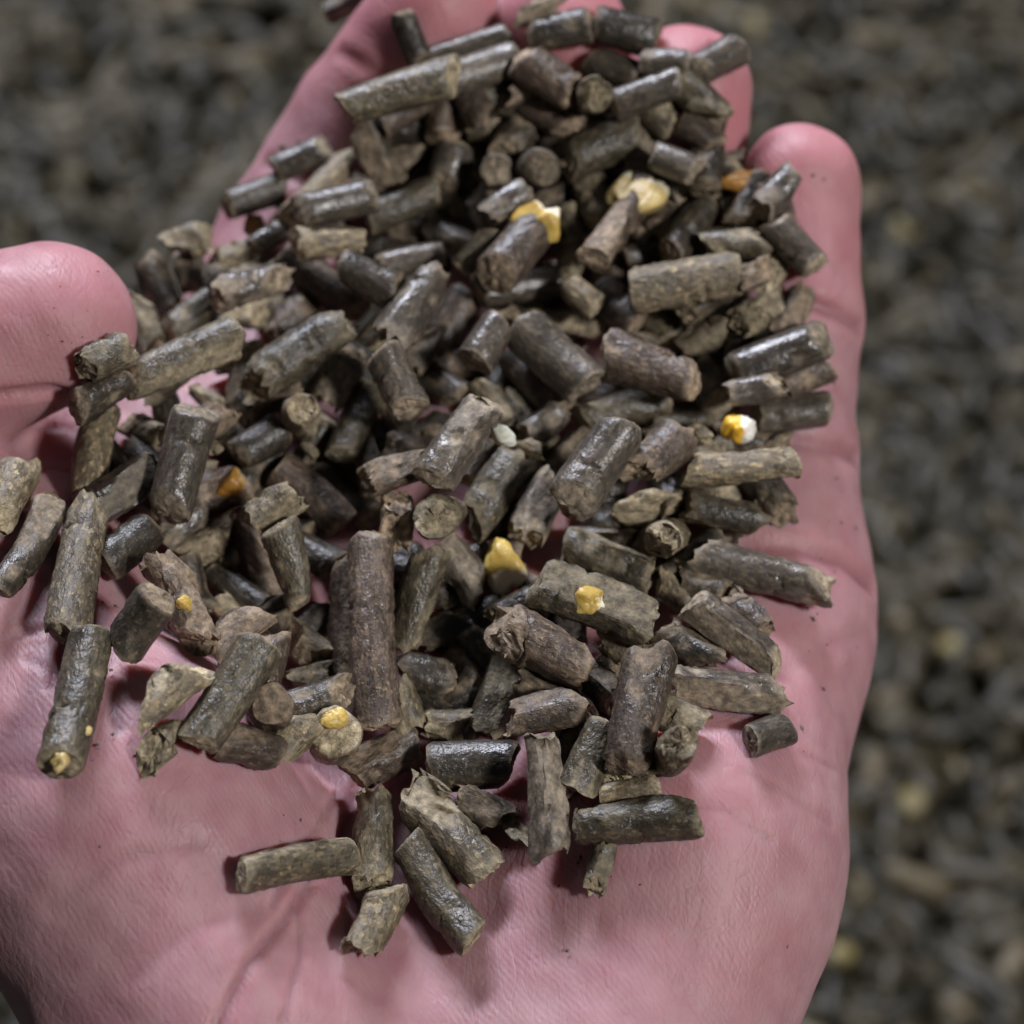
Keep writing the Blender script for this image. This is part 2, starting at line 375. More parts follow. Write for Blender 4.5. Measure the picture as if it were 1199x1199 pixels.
# ------------------------------------------------------------------ the ground: a bed of loose pellets far below the hand
def build_ground():
    zb = -0.25
    # base sheet with gentle swells
    xs = np.linspace(-1.2, 1.2, 61); ys = np.linspace(-0.9, 1.8, 71)
    X, Y = np.meshgrid(xs, ys, indexing='ij')
    Z = zb - 0.004 + 0.006 * np.sin(X * 23 + 1) * np.cos(Y * 19) 
    vs = np.stack([X, Y, Z], -1).reshape(-1, 3); ny = len(ys)
    fs = [(i * ny + j, (i + 1) * ny + j, (i + 1) * ny + j + 1, i * ny + j + 1) for i in range(len(xs) - 1) for j in range(ny - 1)]
    me = bpy.data.meshes.new('ground'); me.from_pydata(vs.tolist(), [], fs); me.update()
    m, nt, b = new_mat('feed_dust'); v = N(nt, 'ShaderNodeTexCoord').outputs['Object']
    nt.links.new(ramp(nt, noise(nt, v, 240, 5), [(0.35, (0.012, 0.011, 0.008)), (0.55, (0.05, 0.045, 0.032)), (0.75, (0.12, 0.105, 0.075))]).outputs[0], b.inputs['Base Color'])
    b.inputs['Roughness'].default_value = 0.9
    nt.links.new(bump(nt, noise(nt, v, 200, 4), 1.0, 0.004), b.inputs['Normal'])
    me.materials.append(m)
    o = bpy.data.objects.new('ground', me); scene.collection.objects.link(o); o['kind'] = 'structure'
    # the loose pellets on it
    rng = np.random.default_rng(11)
    n = 17000
    cx = rng.uniform(-0.29, 0.29, n); cy = rng.uniform(-0.10, 0.52, n)
    lay = rng.uniform(0, 1, n) ** 0.8
    cz = zb + 0.006 * np.sin(cx * 23 + 1) * np.cos(cy * 19) + lay * 0.008 + 0.004 * np.sin(cx * 61 + 2) * np.sin(cy * 53)
    az = rng.uniform(0, math.pi * 2, n); tl = rng.normal(0, 0.30, n)
    L = rng.uniform(0.006, 0.017, n); r = rng.normal(0.00235, 0.00015, n)
    ax = np.stack([np.cos(az) * np.cos(tl), np.sin(az) * np.cos(tl), np.sin(tl)], 1)
    u = np.cross(ax, [0, 0, 1.0]); u /= np.linalg.norm(u, axis=1, keepdims=True); w = np.cross(ax, u)
    k = 9; th = np.arange(k) / k * 2 * math.pi
    C = np.stack([cx, cy, cz], 1)
    prof = [(-0.5, 0.82), (-0.46, 1.0), (0.46, 1.0), (0.5, 0.82)]
    rings = []
    for s, q in prof:
        jit = rng.normal(0, 0.0003, (n, k))
        rr = r[:, None] * q * (1 + rng.normal(0, 0.05, (n, k)))
        rings.append(C[:, None] + ax[:, None] * (s * L[:, None] + jit)[..., None] + u[:, None] * (np.cos(th) * rr)[..., None] + w[:, None] * (np.sin(th) * rr)[..., None])
    V = np.stack(rings, 1)                       # n, 4, k, 3
    base = (np.arange(n) * 4 * k)[:, None]
    q = []
    for j in range(3):
        a = j * k + np.arange(k); b2 = j * k + (np.arange(k) + 1) % k
        q.append(np.stack([a, b2, b2 + k, a + k], 1))
    q = np.concatenate(q)
    Q = (base[:, :, None] + q[None]).reshape(-1, 4)
    caps = np.stack([np.arange(k)[::-1], 3 * k + np.arange(k)])
    CP = (base[:, :, None] + caps[None]).reshape(-1, k)
    me = bpy.data.meshes.new('loose_pellets')
    me.vertices.add(n * 4 * k); me.vertices.foreach_set('co', V.astype(np.float32).ravel())
    li = np.concatenate([Q.ravel(), CP.ravel()]).astype(np.int32)
    me.loops.add(len(li)); me.loops.foreach_set('vertex_index', li)
    st = np.concatenate([np.arange(len(Q)) * 4, len(Q) * 4 + np.arange(len(CP)) * k]).astype(np.int32)
    me.polygons.add(len(st)); me.polygons.foreach_set('loop_start', st)
    me.update(calc_edges=True)
    tone = np.repeat(np.clip(rng.normal(0.45, 0.26, n), 0, 1), 4 * k).astype(np.float32)
    yel = rng.uniform(0, 1, n) > 0.994
    a = me.attributes.new('tone', 'FLOAT', 'POINT'); a.data.foreach_set('value', tone)
    m, nt, b = new_mat('pellet_bed_shaded'); v = N(nt, 'ShaderNodeTexCoord').outputs['Object']
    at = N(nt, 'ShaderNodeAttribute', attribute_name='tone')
    c = ramp(nt, at.outputs['Fac'], [(0.05, (0.014, 0.012, 0.006)), (0.45, (0.037, 0.031, 0.017)), (0.75, (0.064, 0.052, 0.028)), (1.0, (0.14, 0.112, 0.064))]).outputs[0]  # same feed as in the hand, darkened: shade on the bed painted into its colour
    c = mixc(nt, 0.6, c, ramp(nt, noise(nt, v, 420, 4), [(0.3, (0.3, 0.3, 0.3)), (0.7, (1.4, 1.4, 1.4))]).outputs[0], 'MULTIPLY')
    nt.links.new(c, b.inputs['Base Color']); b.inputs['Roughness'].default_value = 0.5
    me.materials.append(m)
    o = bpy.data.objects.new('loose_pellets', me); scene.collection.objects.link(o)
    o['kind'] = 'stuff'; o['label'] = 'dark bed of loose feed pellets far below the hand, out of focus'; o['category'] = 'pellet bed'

# ------------------------------------------------------------------ one pellet
def pellet_mesh(name, L, r, seed, style):
    rng = np.random.default_rng(seed)
    nA = 26; nL = int(np.clip(L / 0.00042, 8, 60))
    smooth = 's' in style
    ragged = 'b' in style or (not smooth and rng.uniform() < 0.45)
    th = np.arange(nA) / nA * 2 * math.pi
    s = np.linspace(0, 1, nL)
    T, S = np.meshgrid(th, s)
    Z = (S - 0.5) * L
    R = np.ones_like(T)
    amp = 0.020 if smooth else 0.042
    for k in range(1, 7):
        R += amp / (0.6 + 0.5 * k) * np.sin(k * T + rng.uniform(0, 6.3) + Z / 0.004 * rng.normal(0, 1.0)) * (1 + 0.5 * np.sin(Z / 0.002 * rng.normal(0, 1) + rng.uniform(0, 6)))
    R += rng.normal(0, 0.007 if smooth else 0.020, R.shape)
    R *= 1 + rng.normal(0, 0.05) * (S - 0.5) * 2                     # taper
    if 'x' in style: R *= 1 - 0.38 * (S ** 1.6)                      # worn to a point at the far end
    br = np.zeros_like(T)
    # transverse cracks
    for _ in range(rng.integers(2, 4) if 'c' in style else rng.integers(0, 2)):
        zc = rng.uniform(-0.32, 0.32) * L; tc = rng.uniform(0, 6.3); wid = rng.uniform(0.8, 1.7)
        dt = np.abs((T - tc + math.pi) % (2 * math.pi) - math.pi)
        line = zc + 0.0004 * np.sin(3 * T + rng.uniform(0, 6)) + 0.00025 * np.sin(7 * T)
        R -= 0.20 * np.exp(-((Z - line) / 0.00028) ** 2) * np.clip(1.3 - dt / wid, 0, 1)
    # chips knocked out of the side
    for _ in range(rng.integers(2, 6) if not smooth else rng.integers(0, 2)):
        zc = rng.uniform(-0.5, 0.5) * L; tc = rng.uniform(0, 6.3)
        dt = np.abs((T - tc + math.pi) % (2 * math.pi) - math.pi) * r
        g = np.exp(-(((Z - zc) / rng.uniform(0.0006, 0.0014)) ** 2 + (dt / rng.uniform(0.0005, 0.0012)) ** 2))
        R -= rng.uniform(0.10, 0.26) * g; br = np.maximum(br, 0.8 * g * (g > 0.35))
    X = R * r * np.cos(T); Y = R * r * np.sin(T)
    if not smooth:                               # split faces along the grain
        for _ in range(rng.integers(0, 3) + (1 if ragged else 0)):
            a0 = rng.uniform(0, 6.3); lim = r * rng.uniform(0.66, 0.92); tl = rng.normal(0, 0.15); z0 = rng.uniform(-0.5, 0.5) * L
            dd = X * math.cos(a0) + Y * math.sin(a0) + (Z - z0) * tl - lim - 0.05 * r * np.sin(Z / 0.0007 + 5 * T)
            o_ = np.clip(dd, 0, 0.34 * r)
            X = X - o_ * math.cos(a0); Y = Y - o_ * math.sin(a0); br = np.maximum(br, np.clip(o_ / (0.12 * r), 0, 0.65))
    offs = []
    for e in (0, 1):
        sl = rng.uniform(0.05, 0.45) if not ragged else rng.uniform(0.15, 0.6)
        ph = rng.uniform(0, 6.3); ph2 = rng.uniform(0, 6.3); wd = rng.uniform(-0.2, 0.5)
        cut = rng.uniform(0.5, 1.5) if ragged else rng.uniform(0, 0.6)
        wv = [(rng.normal(0, 1.0 / 0.0011), rng.normal(0, 1.0 / 0.0011), rng.uniform(0, 6.3), (0.060 if ragged else 0.038) * r) for _ in range(5)]
        wv += [(rng.normal(0, 1.0 / 0.00035), rng.normal(0, 1.0 / 0.00035), rng.uniform(0, 6.3), (0.030 if ragged else 0.018) * r) for _ in range(5)]
        def off(x, y, sl=sl, ph=ph, cut=cut, ph2=ph2, wd=wd, wv=wv):
            z = sl * (x * np.cos(ph) + y * np.sin(ph))
            z = z + cut * np.clip(x * np.cos(ph2) + y * np.sin(ph2) - wd * r, 0, 9)
            for kx, ky, p0, am in wv: z = z + am * np.sin(kx * x + ky * y + p0)
            return z
        offs.append(off)
    f0 = np.clip(1 - S * 2.2, 0, 1); f1 = np.clip(1 - (1 - S) * 2.2, 0, 1)
    Z = Z + f0 * offs[0](X, Y) - f1 * offs[1](X, Y)
    if ragged:                                   # torn, flaky rim
        for f, sg in ((S == 0, -1), (S == 1, 1)):
            sp = np.zeros(nA)
            for _ in range(5): sp += np.sin(th * rng.integers(2, 9) + rng.uniform(0, 6.3))
            sp = np.clip(sp / 2.2, 0, 1.4) * r * rng.uniform(0.15, 0.40)
            Z[f] += sg * sp
    edge = np.minimum(S, 1 - S) * L
    br = np.maximum(br, np.clip(1 - edge / (0.0010 if ragged else 0.0005), 0, 1) * 0.7)
    rnd = np.clip(1 - edge / 0.0004, 0, 1); X = X * (1 - 0.09 * rnd); Y = Y * (1 - 0.09 * rnd)
    V = [np.stack([X, Y, Z], -1).reshape(-1, 3)]; B = [br.ravel()]
    F = []
    for i in range(nL - 1):
        for j in range(nA):
            a = i * nA + j; b = i * nA + (j + 1) % nA
            F.append((a, b, b + nA, a + nA))
    cnt = nL * nA
    for e in (0, 1):
        ring = np.arange(nA) + (0 if e == 0 else (nL - 1) * nA); sg = -1 if e == 0 else 1
        Re = R[0 if e == 0 else -1] * r * 0.91
        for q in (0.82, 0.58, 0.30):
            ex = Re * q * np.cos(th + 0.1 * q); ey = Re * q * np.sin(th + 0.1 * q)
            zz = -sg * offs[e](ex, ey) + sg * (0.5 * L) + sg * r * ((-0.22 if ragged else 0.10) * (1 - q)) + rng.normal(0, (0.06 if ragged else 0.03) * r, nA)
            V.append(np.stack([ex, ey, zz], -1)); B.append(np.ones(nA))
            new = cnt + np.arange(nA); cnt += nA
            for j in range(nA):
                a, b, c, d = ring[j], ring[(j + 1) % nA], new[(j + 1) % nA], new[j]
                F.append((a, d, c, b) if e == 0 else (a, b, c, d))
            ring = new
        V.append(np.array([[0, 0, sg * 0.5 * L + sg * (-0.2 if ragged else 0.09) * r - sg * float(offs[e](0.0, 0.0))]])); B.append(np.ones(1))
        for j in range(nA):
            F.append((ring[(j + 1) % nA], ring[j], cnt) if e == 0 else (ring[j], ring[(j + 1) % nA], cnt))
        cnt += 1
    V = np.concatenate(V); B = np.concatenate(B)
    bend = rng.normal(0, 0.03 if 'v' not in style else 0.06)
    ba = rng.uniform(0, 6.3); w = (V[:, 2] / (L * 0.5)) ** 2 * bend * L
    V[:, 0] += w * math.cos(ba); V[:, 1] += w * math.sin(ba)
    me = bpy.data.meshes.new(name)
    me.from_pydata(V.tolist(), [], F)
    me.update()
    a = me.attributes.new('broken', 'FLOAT', 'POINT'); a.data.foreach_set('value', B.astype(np.float32))
    me.polygons.foreach_set('use_smooth', np.ones(len(me.polygons), bool))
    me.set_sharp_from_angle(angle=math.radians(36))
    return me
def lump_mesh(name, sx, sy, sz, seed, jag=0.16):
    rng = np.random.default_rng(seed)
    bm = bmesh.new(); bmesh.ops.create_icosphere(bm, subdivisions=4, radius=1.0)
    ks = [rng.normal(0, 2.2, 3) for _ in range(7)]; ps = rng.uniform(0, 6.3, 7)
    ks2 = [rng.normal(0, 7, 3) for _ in range(7)]
    cuts = [rng.normal(0, 1, 3) for _ in range(4)]; cuts = [c / np.linalg.norm(c) for c in cuts]
    for v in bm.verts:
        c = np.array(v.co)
        f = 1 + sum(jag * 0.35 * math.sin(float(k @ c) + p) for k, p in zip(ks, ps)) + sum(jag * 0.10 * math.sin(float(k @ c) + p) for k, p in zip(ks2, ps))
        c = c * f
        for n in cuts:
            o = float(n @ c) - 0.86
            if o > 0: c = c - n * o * 0.7
        v.co = (c[0] * sx, c[1] * sy, c[2] * sz)
    me = bpy.data.meshes.new(name); bm.to_mesh(me); bm.free()
    me.polygons.foreach_set('use_smooth', np.ones(len(me.polygons), bool))
    me.set_sharp_from_angle(angle=math.radians(40))
    a = me.attributes.new('broken', 'FLOAT', 'POINT')
    a.data.foreach_set('value', rng.uniform(0.3, 0.9, len(me.vertices)).astype(np.float32))
    return me

# ------------------------------------------------------------------ the catalogue of pieces in the palm
# x1 y1 x2 y2 width layer material style | label      (picture positions of the two ends; turned into real places below)
# style: p lies on the skin, e end faces the viewer, b ragged, s smooth, c cracked, v bent, x worn to a point, f flake, K corn lump, k:.. corn part
CAT = '''
383 14 437 -8 30 3 d p | dark pellet poking past the far side of the index finger at the top edge
469 15 492 72 32 3 d ps | dark brown pellet lying alone on the pink index finger
400 128 535 88 50 3 o s | long olive pellet slanting across the index finger, bright along its upper edge
480 102 612 62 46 2 g s | grey glossy pellet overlapping the upper end of the long olive slanting one
505 74 600 44 32 1 g s | thin grey pellet tucked behind the long slanting pair near the top
264 240 337 214 40 2 d s | dark pellet with a bright top edge overhanging the index finger side above the amber kernel
322 203 388 174 38 2 l s | grey green glossy pellet end leaning on the index finger beside the dark overhanging one
293 291 333 268 32 2 l s | short shiny grey pellet just right of the amber kernel by the index finger
340 256 408 180 42 2 t x | pale yellowish wedge shaped piece standing near the index finger
347 250 441 228 46 3 g s | smooth grey brown pellet below the pale wedge near the index finger
430 258 512 222 44 3 o s | glossy olive pellet with a bright top and its cut end at lower left
518 216 537 165 48 3 l s | short upright shiny pellet between the long slanting pair and the olive one
437 197 502 178 42 1 d b | dark brown pellet in the hollow under the long slanting pair
343 287 426 285 42 3 t b | flat topped tan grey pellet lying level above the dark purple brown one
425 290 492 302 40 1 d s | dark grey pellet behind the level tan grey one
500 262 545 292 42 2 g b | broken fibrous piece left of the slim shiny pellet
537 316 583 270 34 3 o s | slim olive pellet with a shiny upper edge left of the brown corn topped one
562 206 600 194 42 2 g e | grey stub seen nearly end on right of the short upright shiny pellet
570 254 615 224 40 3 l b | shiny chipped stub below the grey end on stub
610 36 662 8 24 3 l pf | pale grey flake lying on the middle fingertip
620 44 692 28 42 2 d p | dark pellet lying under the pale flake on the middle fingertip
615 58 682 102 54 2 b s | dull brown pellet near the top below the middle fingertip
690 32 765 52 50 2 d s | blurred greenish brown pellet between the middle and ring fingertips
694 70 748 92 42 1 d s | very dark pellet sunk between the top brown ones
675 112 712 99 44 2 o e | olive stub with its face turned up below the middle fingertip
713 126 797 94 42 3 l s | pellet with a broad pale highlight on top pointing at the ring fingertip
620 115 672 152 48 2 b s | dull brown streaked pellet left of the olive upturned stub
665 188 752 150 56 3 o s | wide olive pellet with a thin bright upper rim near the top of the pile
608 180 658 212 54 3 g e | thick grey stub with a shiny rounded top left of the wide olive pellet
690 306 762 208 52 3 b ck:c | brown pellet ending in a large cream yellow corn piece
580 326 632 262 58 3 b sk:y | brown pellet topped with a round yellow corn piece
785 287 832 225 42 2 d s | dark grey green flat sided pellet right of the cream corn pellet
812 238 862 208 42 2 t s | tan pellet leaning against the dark flat sided one
763 180 816 202 40 3 g s | grey pellet above the slim grey one near the ring finger
768 196 806 232 36 2 g s | slim grey pellet behind the cream yellow corn piece
815 206 857 188 26 3 l s | small pellet with a white glint below the ring finger
846 242 886 226 24 3 l s | small shiny pellet under the amber shard
885 252 924 212 44 3 l bv | silvery lumpy pellet pressed against the little fingertip
895 262 948 322 44 3 l s | glossy grey pellet sliding down the little finger below the silvery lump
815 84 862 58 40 3 g ps | grey pellet resting on the tip of the ring finger
745 66 800 72 38 2 g s | dull grey pellet left of the ring fingertip
795 140 842 172 42 2 b s | grey brown pellet against the side of the ring finger
853 187 872 179 18 2 l b | tiny pale crumb between the ring finger and the little finger
200 300 246 286 46 2 t b | tan lump at the left top corner of the pile nearest the thumb
212 284 232 338 44 1 g b | grey pellet under the tan lump at the left top corner
248 316 302 288 42 2 t b | tan pellet below the shiny grey one by the amber kernel
250 346 336 324 44 3 l c | dark glossy pellet with a bright ridge in the upper left
166 336 188 408 40 1 o b | upright dull pellet with a torn top beside the thumb tip
186 402 246 342 48 2 o x | olive wedge pointing down left beside the torn upright pellet
97 428 156 404 50 2 o b | olive stub with its round end beside the thumb pad
152 450 282 392 52 3 o c | long olive pellet with a paler right half right of the thumb
265 370 316 366 40 2 t b | crumbled tan piece at the right end of the long olive pellet by the thumb
293 452 408 374 56 3 o cv | thick greenish glossy pellet slanting up right in the left of the pile
253 434 302 414 42 2 g b | short bent broken piece left of the thick greenish pellet
315 392 366 344 40 1 b b | reddish brown pellet behind the thick greenish one
330 296 422 372 50 2 b s | smooth purple brown pellet slanting down right under the level tan one
402 312 472 348 50 3 d s | dark pellet with a pale cut left end right of the purple brown one
378 474 418 404 50 3 l c | shiny cracked upright pellet right of the thick greenish one
326 496 380 454 54 3 t eb | pale hollow ended pellet below the thick greenish one
398 536 432 454 44 2 o s | dull pellet standing below the shiny cracked upright one
145 492 186 512 42 1 t b | crumbling tan and pink piece above the highlighted left pellet
188 602 222 478 58 3 g s | smooth grey green pellet standing upright in the left of the pile
103 606 196 546 52 3 g c | pellet with a long pale highlight leaning under the smooth upright one
120 476 99 580 42 2 t p | rough upright tan pellet at the left edge of the pile
94 586 64 742 52 3 t pc | long rough tan pellet lying on the palm at the left edge
225 452 257 476 28 2 t b | small broken shard under the short bent piece
275 536 332 502 46 2 d s | dark pellet with a pale shoulder left of the hollow ended one
240 531 276 514 24 2 t f | thin pale shard right of the smooth upright grey green pellet
358 520 372 536 20 2 t b | tiny tan chip below the hollow ended pellet
325 545 404 614 50 2 b s | smooth grey brown pellet slanting down right below the dark shouldered one
440 312 522 296 36 2 l s | pellet with a bright bluish strip along its top in the upper middle
460 396 508 316 60 3 g bx | flat dark grey pellet with a torn lower end, upper middle
425 406 482 344 38 2 t s | narrow tan edged pellet behind the flat torn one
512 406 548 344 52 2 b s | smooth brown pellet right of the flat torn one
555 426 584 378 50 3 l s | short shiny pellet with its round end turned down left in the middle
445 408 478 482 54 3 l c | shiny cracked pellet with a pale lower end in the middle
495 438 547 468 42 1 d b | dark pellet sunk right of the shiny cracked middle one
505 570 574 468 56 3 g c | rough grey pellet standing diagonally beside the white chip
578 498 594 518 24 3 p K | small white green chip at the end of the rough grey diagonal pellet
558 346 666 328 42 2 l s | long pellet with a bright top edge above the smooth round shouldered one
575 360 612 382 44 0 d e | dark red brown stub sunk under the bright topped long one
610 384 690 456 64 3 g s | big smooth round shouldered grey brown pellet in the upper middle
614 372 712 380 32 2 t b | pale torn ridge piece above the round shouldered pellet
698 338 746 384 52 2 b s | flat faced brown pellet left of the big mottled tan one
668 334 702 362 38 3 t s | tan stub between the bright topped long pellet and flat faced brown one
614 516 656 480 46 2 l b | small blocky shiny pellet right of the white chip
608 520 634 532 24 2 t b | small tan shard under the blocky shiny pellet
676 492 786 464 46 2 o c | olive pellet lying level above the smooth diagonal grey one
664 594 732 498 62 3 g s | smooth grey pellet lying diagonally in the right middle
445 522 512 532 38 1 b b | dark pinkish pellet behind the rough grey diagonal one
430 562 496 540 44 3 b b | short chipped brown piece left of the rough grey diagonal pellet
545 612 606 528 56 2 o b | fibrous ended pellet standing above the yellow green kernel
562 446 596 502 38 1 o b | dark olive pellet under the short shiny round ended one
826 290 902 284 44 3 o b | grey olive pellet with a notched left end near the little finger
737 342 866 320 60 3 t c | big mottled tan pellet with a hollow left end in the upper right
730 302 787 290 32 1 d s | dark slim pellet above the big mottled tan one
868 328 902 314 34 3 b b | small brown stub right of the big mottled tan pellet
898 338 922 308 34 2 t b | small tan stub touching the little finger
868 366 920 344 48 2 o b | crumbly olive brown pellet against the little finger
760 368 796 404 42 1 o s | olive stub under the big mottled tan pellet
800 412 866 374 46 1 t b | yellowish crumbly piece below the big mottled tan pellet
744 390 772 402 24 2 l f | small pale flake above the brown tan ended pellet
703 412 814 450 60 3 b c | thick brown pellet with a tan right end in the right middle
808 424 850 478 56 2 g s | grey brown rounded pellet behind the tan end of the thick brown one
858 440 970 396 56 3 l s | long glossy pellet with pale streaks lying over the little finger
912 452 968 428 42 2 b ps | brown pellet under the long glossy streaked one
853 462 914 448 38 3 l b | short shiny pellet with a pale broken end left of the dull grey one
885 490 972 478 42 3 g ps | dull grey pellet lying on the little finger beside the yellow and white kernel
852 502 880 502 40 3 w K | bright yellow and white corn kernel at the right edge of the pile
808 498 826 518 28 3 t b | tan chip left of the yellow and white kernel
740 556 797 508 56 3 b b | brown pellet with a torn tan right end below the tan chip
800 550 935 545 44 3 t c | mottled pellet lying level on the little finger side with a shiny tip
715 602 787 584 42 2 t bf | heap of straw coloured shreds below the torn brown pellet
798 596 896 606 58 2 d b | dark pellet with white chips at its right end
752 642 797 632 50 2 t e | pale green mottled round end in the right of the pile
818 654 972 692 50 3 l pc | long shiny cracked pellet with a pale tip pointing at the palm edge
660 634 766 678 60 2 o c | dark olive rough pellet left of the pale green round end
768 672 802 712 38 2 t b | fibrous tan scrap below the pale green round end
-12 612 17 556 56 3 t p | pale pellet cut by the left picture edge resting below the thumb
18 702 78 598 40 3 d pc | thin dark pellet lying on the palm left of the long rough tan one
120 662 176 618 50 1 d s | dark round pellet in the shade right of the long rough tan one
195 628 242 596 44 2 l b | short pellet with a pale bright top left of the amber brown one
218 590 282 572 54 1 b sk:a | brown pellet with an amber kernel showing in the left middle
222 652 276 618 48 2 t c | pale ribbed stub below the amber brown pellet
190 664 244 756 58 3 b b | blocky brown pellet with an orange spot in the lower left
138 764 184 698 54 2 d s | blackish glossy pellet left of the blocky brown one
280 600 322 706 42 1 b b | brown pellet behind the olive worn upright one in the left middle
292 618 344 582 50 3 t b | tan stub with a torn pale end above the olive worn upright pellet
326 612 352 708 50 3 o x | olive upright pellet worn to a point at its lower end
254 700 286 732 36 1 t b | dull tan fragment right of the blocky brown pellet
290 738 346 714 42 1 d b | dark rough pellet with a hole above the tan crumbs
432 620 440 856 58 3 b c | longest pellet, brown and upright in the middle of the pile
392 648 402 842 46 2 b b | dark brown upright pellet behind the left side of the longest one
478 762 510 640 50 2 o b | olive upright pellet right of the longest one
518 640 560 704 52 2 g b | dark grey chipped piece left of the yellow green kernel
462 578 463 632 46 3 b b | blocky upright stub above the top of the longest pellet
496 612 540 598 54 3 t eb | pale faceted round end right of the blocky upright stub
498 746 582 714 54 1 d b | dark level pellet below the dark grey chipped piece
370 558 442 612 46 1 d s | dark smooth pellet above the longest one
333 738 380 770 46 2 t b | tan crumbling clump left of the dark upright pellet
225 878 308 752 58 3 o sv | greenish glossy pellet with a bluish highlight in the lower left
610 628 652 554 50 2 l b | shiny pellet with a frayed lower end left of the smooth diagonal grey one
585 632 590 692 40 2 y K | yellow green corn kernel standing in the middle of the pile
625 680 766 732 66 3 o ck:y | large olive pellet with a yellow spot and dark crack in the right middle
583 736 682 780 66 3 b b | large brown pellet with torn ends below the large cracked olive one
704 742 756 772 44 1 t b | greenish pale piece under the large cracked olive pellet
770 736 838 778 46 1 d b | dark greenish pellet under the shiny green slanted one
808 704 912 780 46 3 l c | shiny greenish pellet slanting down toward the palm edge
848 692 892 742 52 2 b b | mottled brown pellet behind the shiny slanted greenish one
602 764 566 858 50 2 o b | olive upright pellet with a tan torn top in the lower middle
735 902 764 760 62 3 b c | thick brown grey pellet standing upright with a tan top, lower right middle
74 896 112 744 56 3 o pc | lone mottled pellet with yellow corn tips on the palm at lower left
165 842 232 784 58 3 t b | blocky tan green mottled pellet left of the greenish glossy one
176 884 212 852 46 2 t pb | pale chipped stub under the blocky mottled tan one
310 842 322 818 54 3 b e | round cut end facing the viewer in the lower left
266 856 336 878 48 2 b pb | brown pellet lying under the round cut end
328 884 362 850 46 2 t b | pale torn end between the round cut end and the orange topped end
384 868 392 852 58 3 t ek:y | round pale end with an orange patch below the longest pellet
352 802 396 788 46 2 t b | tan crumbly stub above the round end with an orange patch
405 906 484 866 54 2 b c | brown glossy pellet with a chipped left end under the longest one
436 930 438 1038 50 3 o p | mottled pellet standing upright on the palm below the pile
282 1018 411 998 48 3 o p | lone level pellet on the palm at lower left casting a red shadow
416 1114 456 1040 52 3 t pb | tan ended pellet lowest on the palm with a yellow straw strand
478 924 568 1026 58 3 o pc | mottled pellet slanting down right at the bottom of the pile
476 992 552 1104 50 3 o p | dark ended pellet below the bottom slanting mottled one
468 785 536 796 54 2 d b | dark pellet with a pale torn right end right of the longest one
497 850 549 853 46 2 t b | small stub with a square pale end below the dark torn one
502 902 602 898 60 2 d s | dark green level pellet above the bottom slanting one
556 938 602 962 50 1 d b | dark pellet under the dark green level one
505 912 529 930 20 3 t f | white chip at the top of the bottom slanting pellet
595 842 692 826 54 3 b b | brown level pellet with a pale right end above the ragged shiny upright one
636 856 652 1002 54 3 l b | shiny upright pellet with a ragged lower end at the bottom of the pile
682 932 712 848 56 2 o x | olive upright wedge left of the thick brown grey one
698 926 768 914 28 1 t p | thin dark stub with a pale end above the bottom right pellet
672 966 816 958 52 3 o pc | mottled level pellet at the bottom right of the pile
697 1042 710 985 32 2 o pb | small pale green stub under the left end of the bottom right pellet
776 892 816 844 46 2 t eb | mottled tan end under the bright topped right pellet
785 806 916 814 50 3 l pc | level pellet with a bright pale top and torn right end near the palm edge
876 868 922 852 42 3 g ps | lone grey stub on the palm under the bright topped right pellet
590 954 613 986 22 2 t pf | pale shard left of the ragged shiny upright pellet
676 776 718 816 46 0 d b | dark pellet in the gap under the large torn brown one
298 252 298 278 28 2 a K | amber orange kernel at the left edge against the index finger
850 216 889 212 24 3 a K | amber shard between the pellets and the little fingertip
'''
SPECKS = [(920, 1107, 5), (330, 172, 7), (352, 168, 6), (908, 356, 6), (938, 852, 5), (98, 506, 6), (545, 520, 5)]

def parse():
    out = []
    for ln in CAT.strip().splitlines():
        a, lab = ln.split('|'); t = a.split()
        out.append(dict(x1=float(t[0]), y1=float(t[1]), x2=float(t[2]), y2=float(t[3]), w=float(t[4]), lay=int(t[5]), mat=t[6], sty=t[7] if len(t) > 7 else '', lab=lab.strip()))
    return out
def segseg(p1, q1, p2, q2):
    d1 = q1 - p1; d2 = q2 - p2; r = p1 - p2
    a = (d1 * d1).sum(1); e = (d2 * d2).sum(1); f = (d2 * r).sum(1); c = (d1 * r).sum(1); b = (d1 * d2).sum(1)
    den = a * e - b * b
    s = np.where(den > 1e-9, np.clip((b * f - c * e) / np.where(den > 1e-9, den, 1), 0, 1), 0.0)
    t = (b * s + f) / e
    tc = np.clip(t, 0, 1); s = np.where(t != tc, np.clip((b * tc - c) / a, 0, 1), s)
    return p1 + d1 * s[:, None], p2 + d2 * tc[:, None]

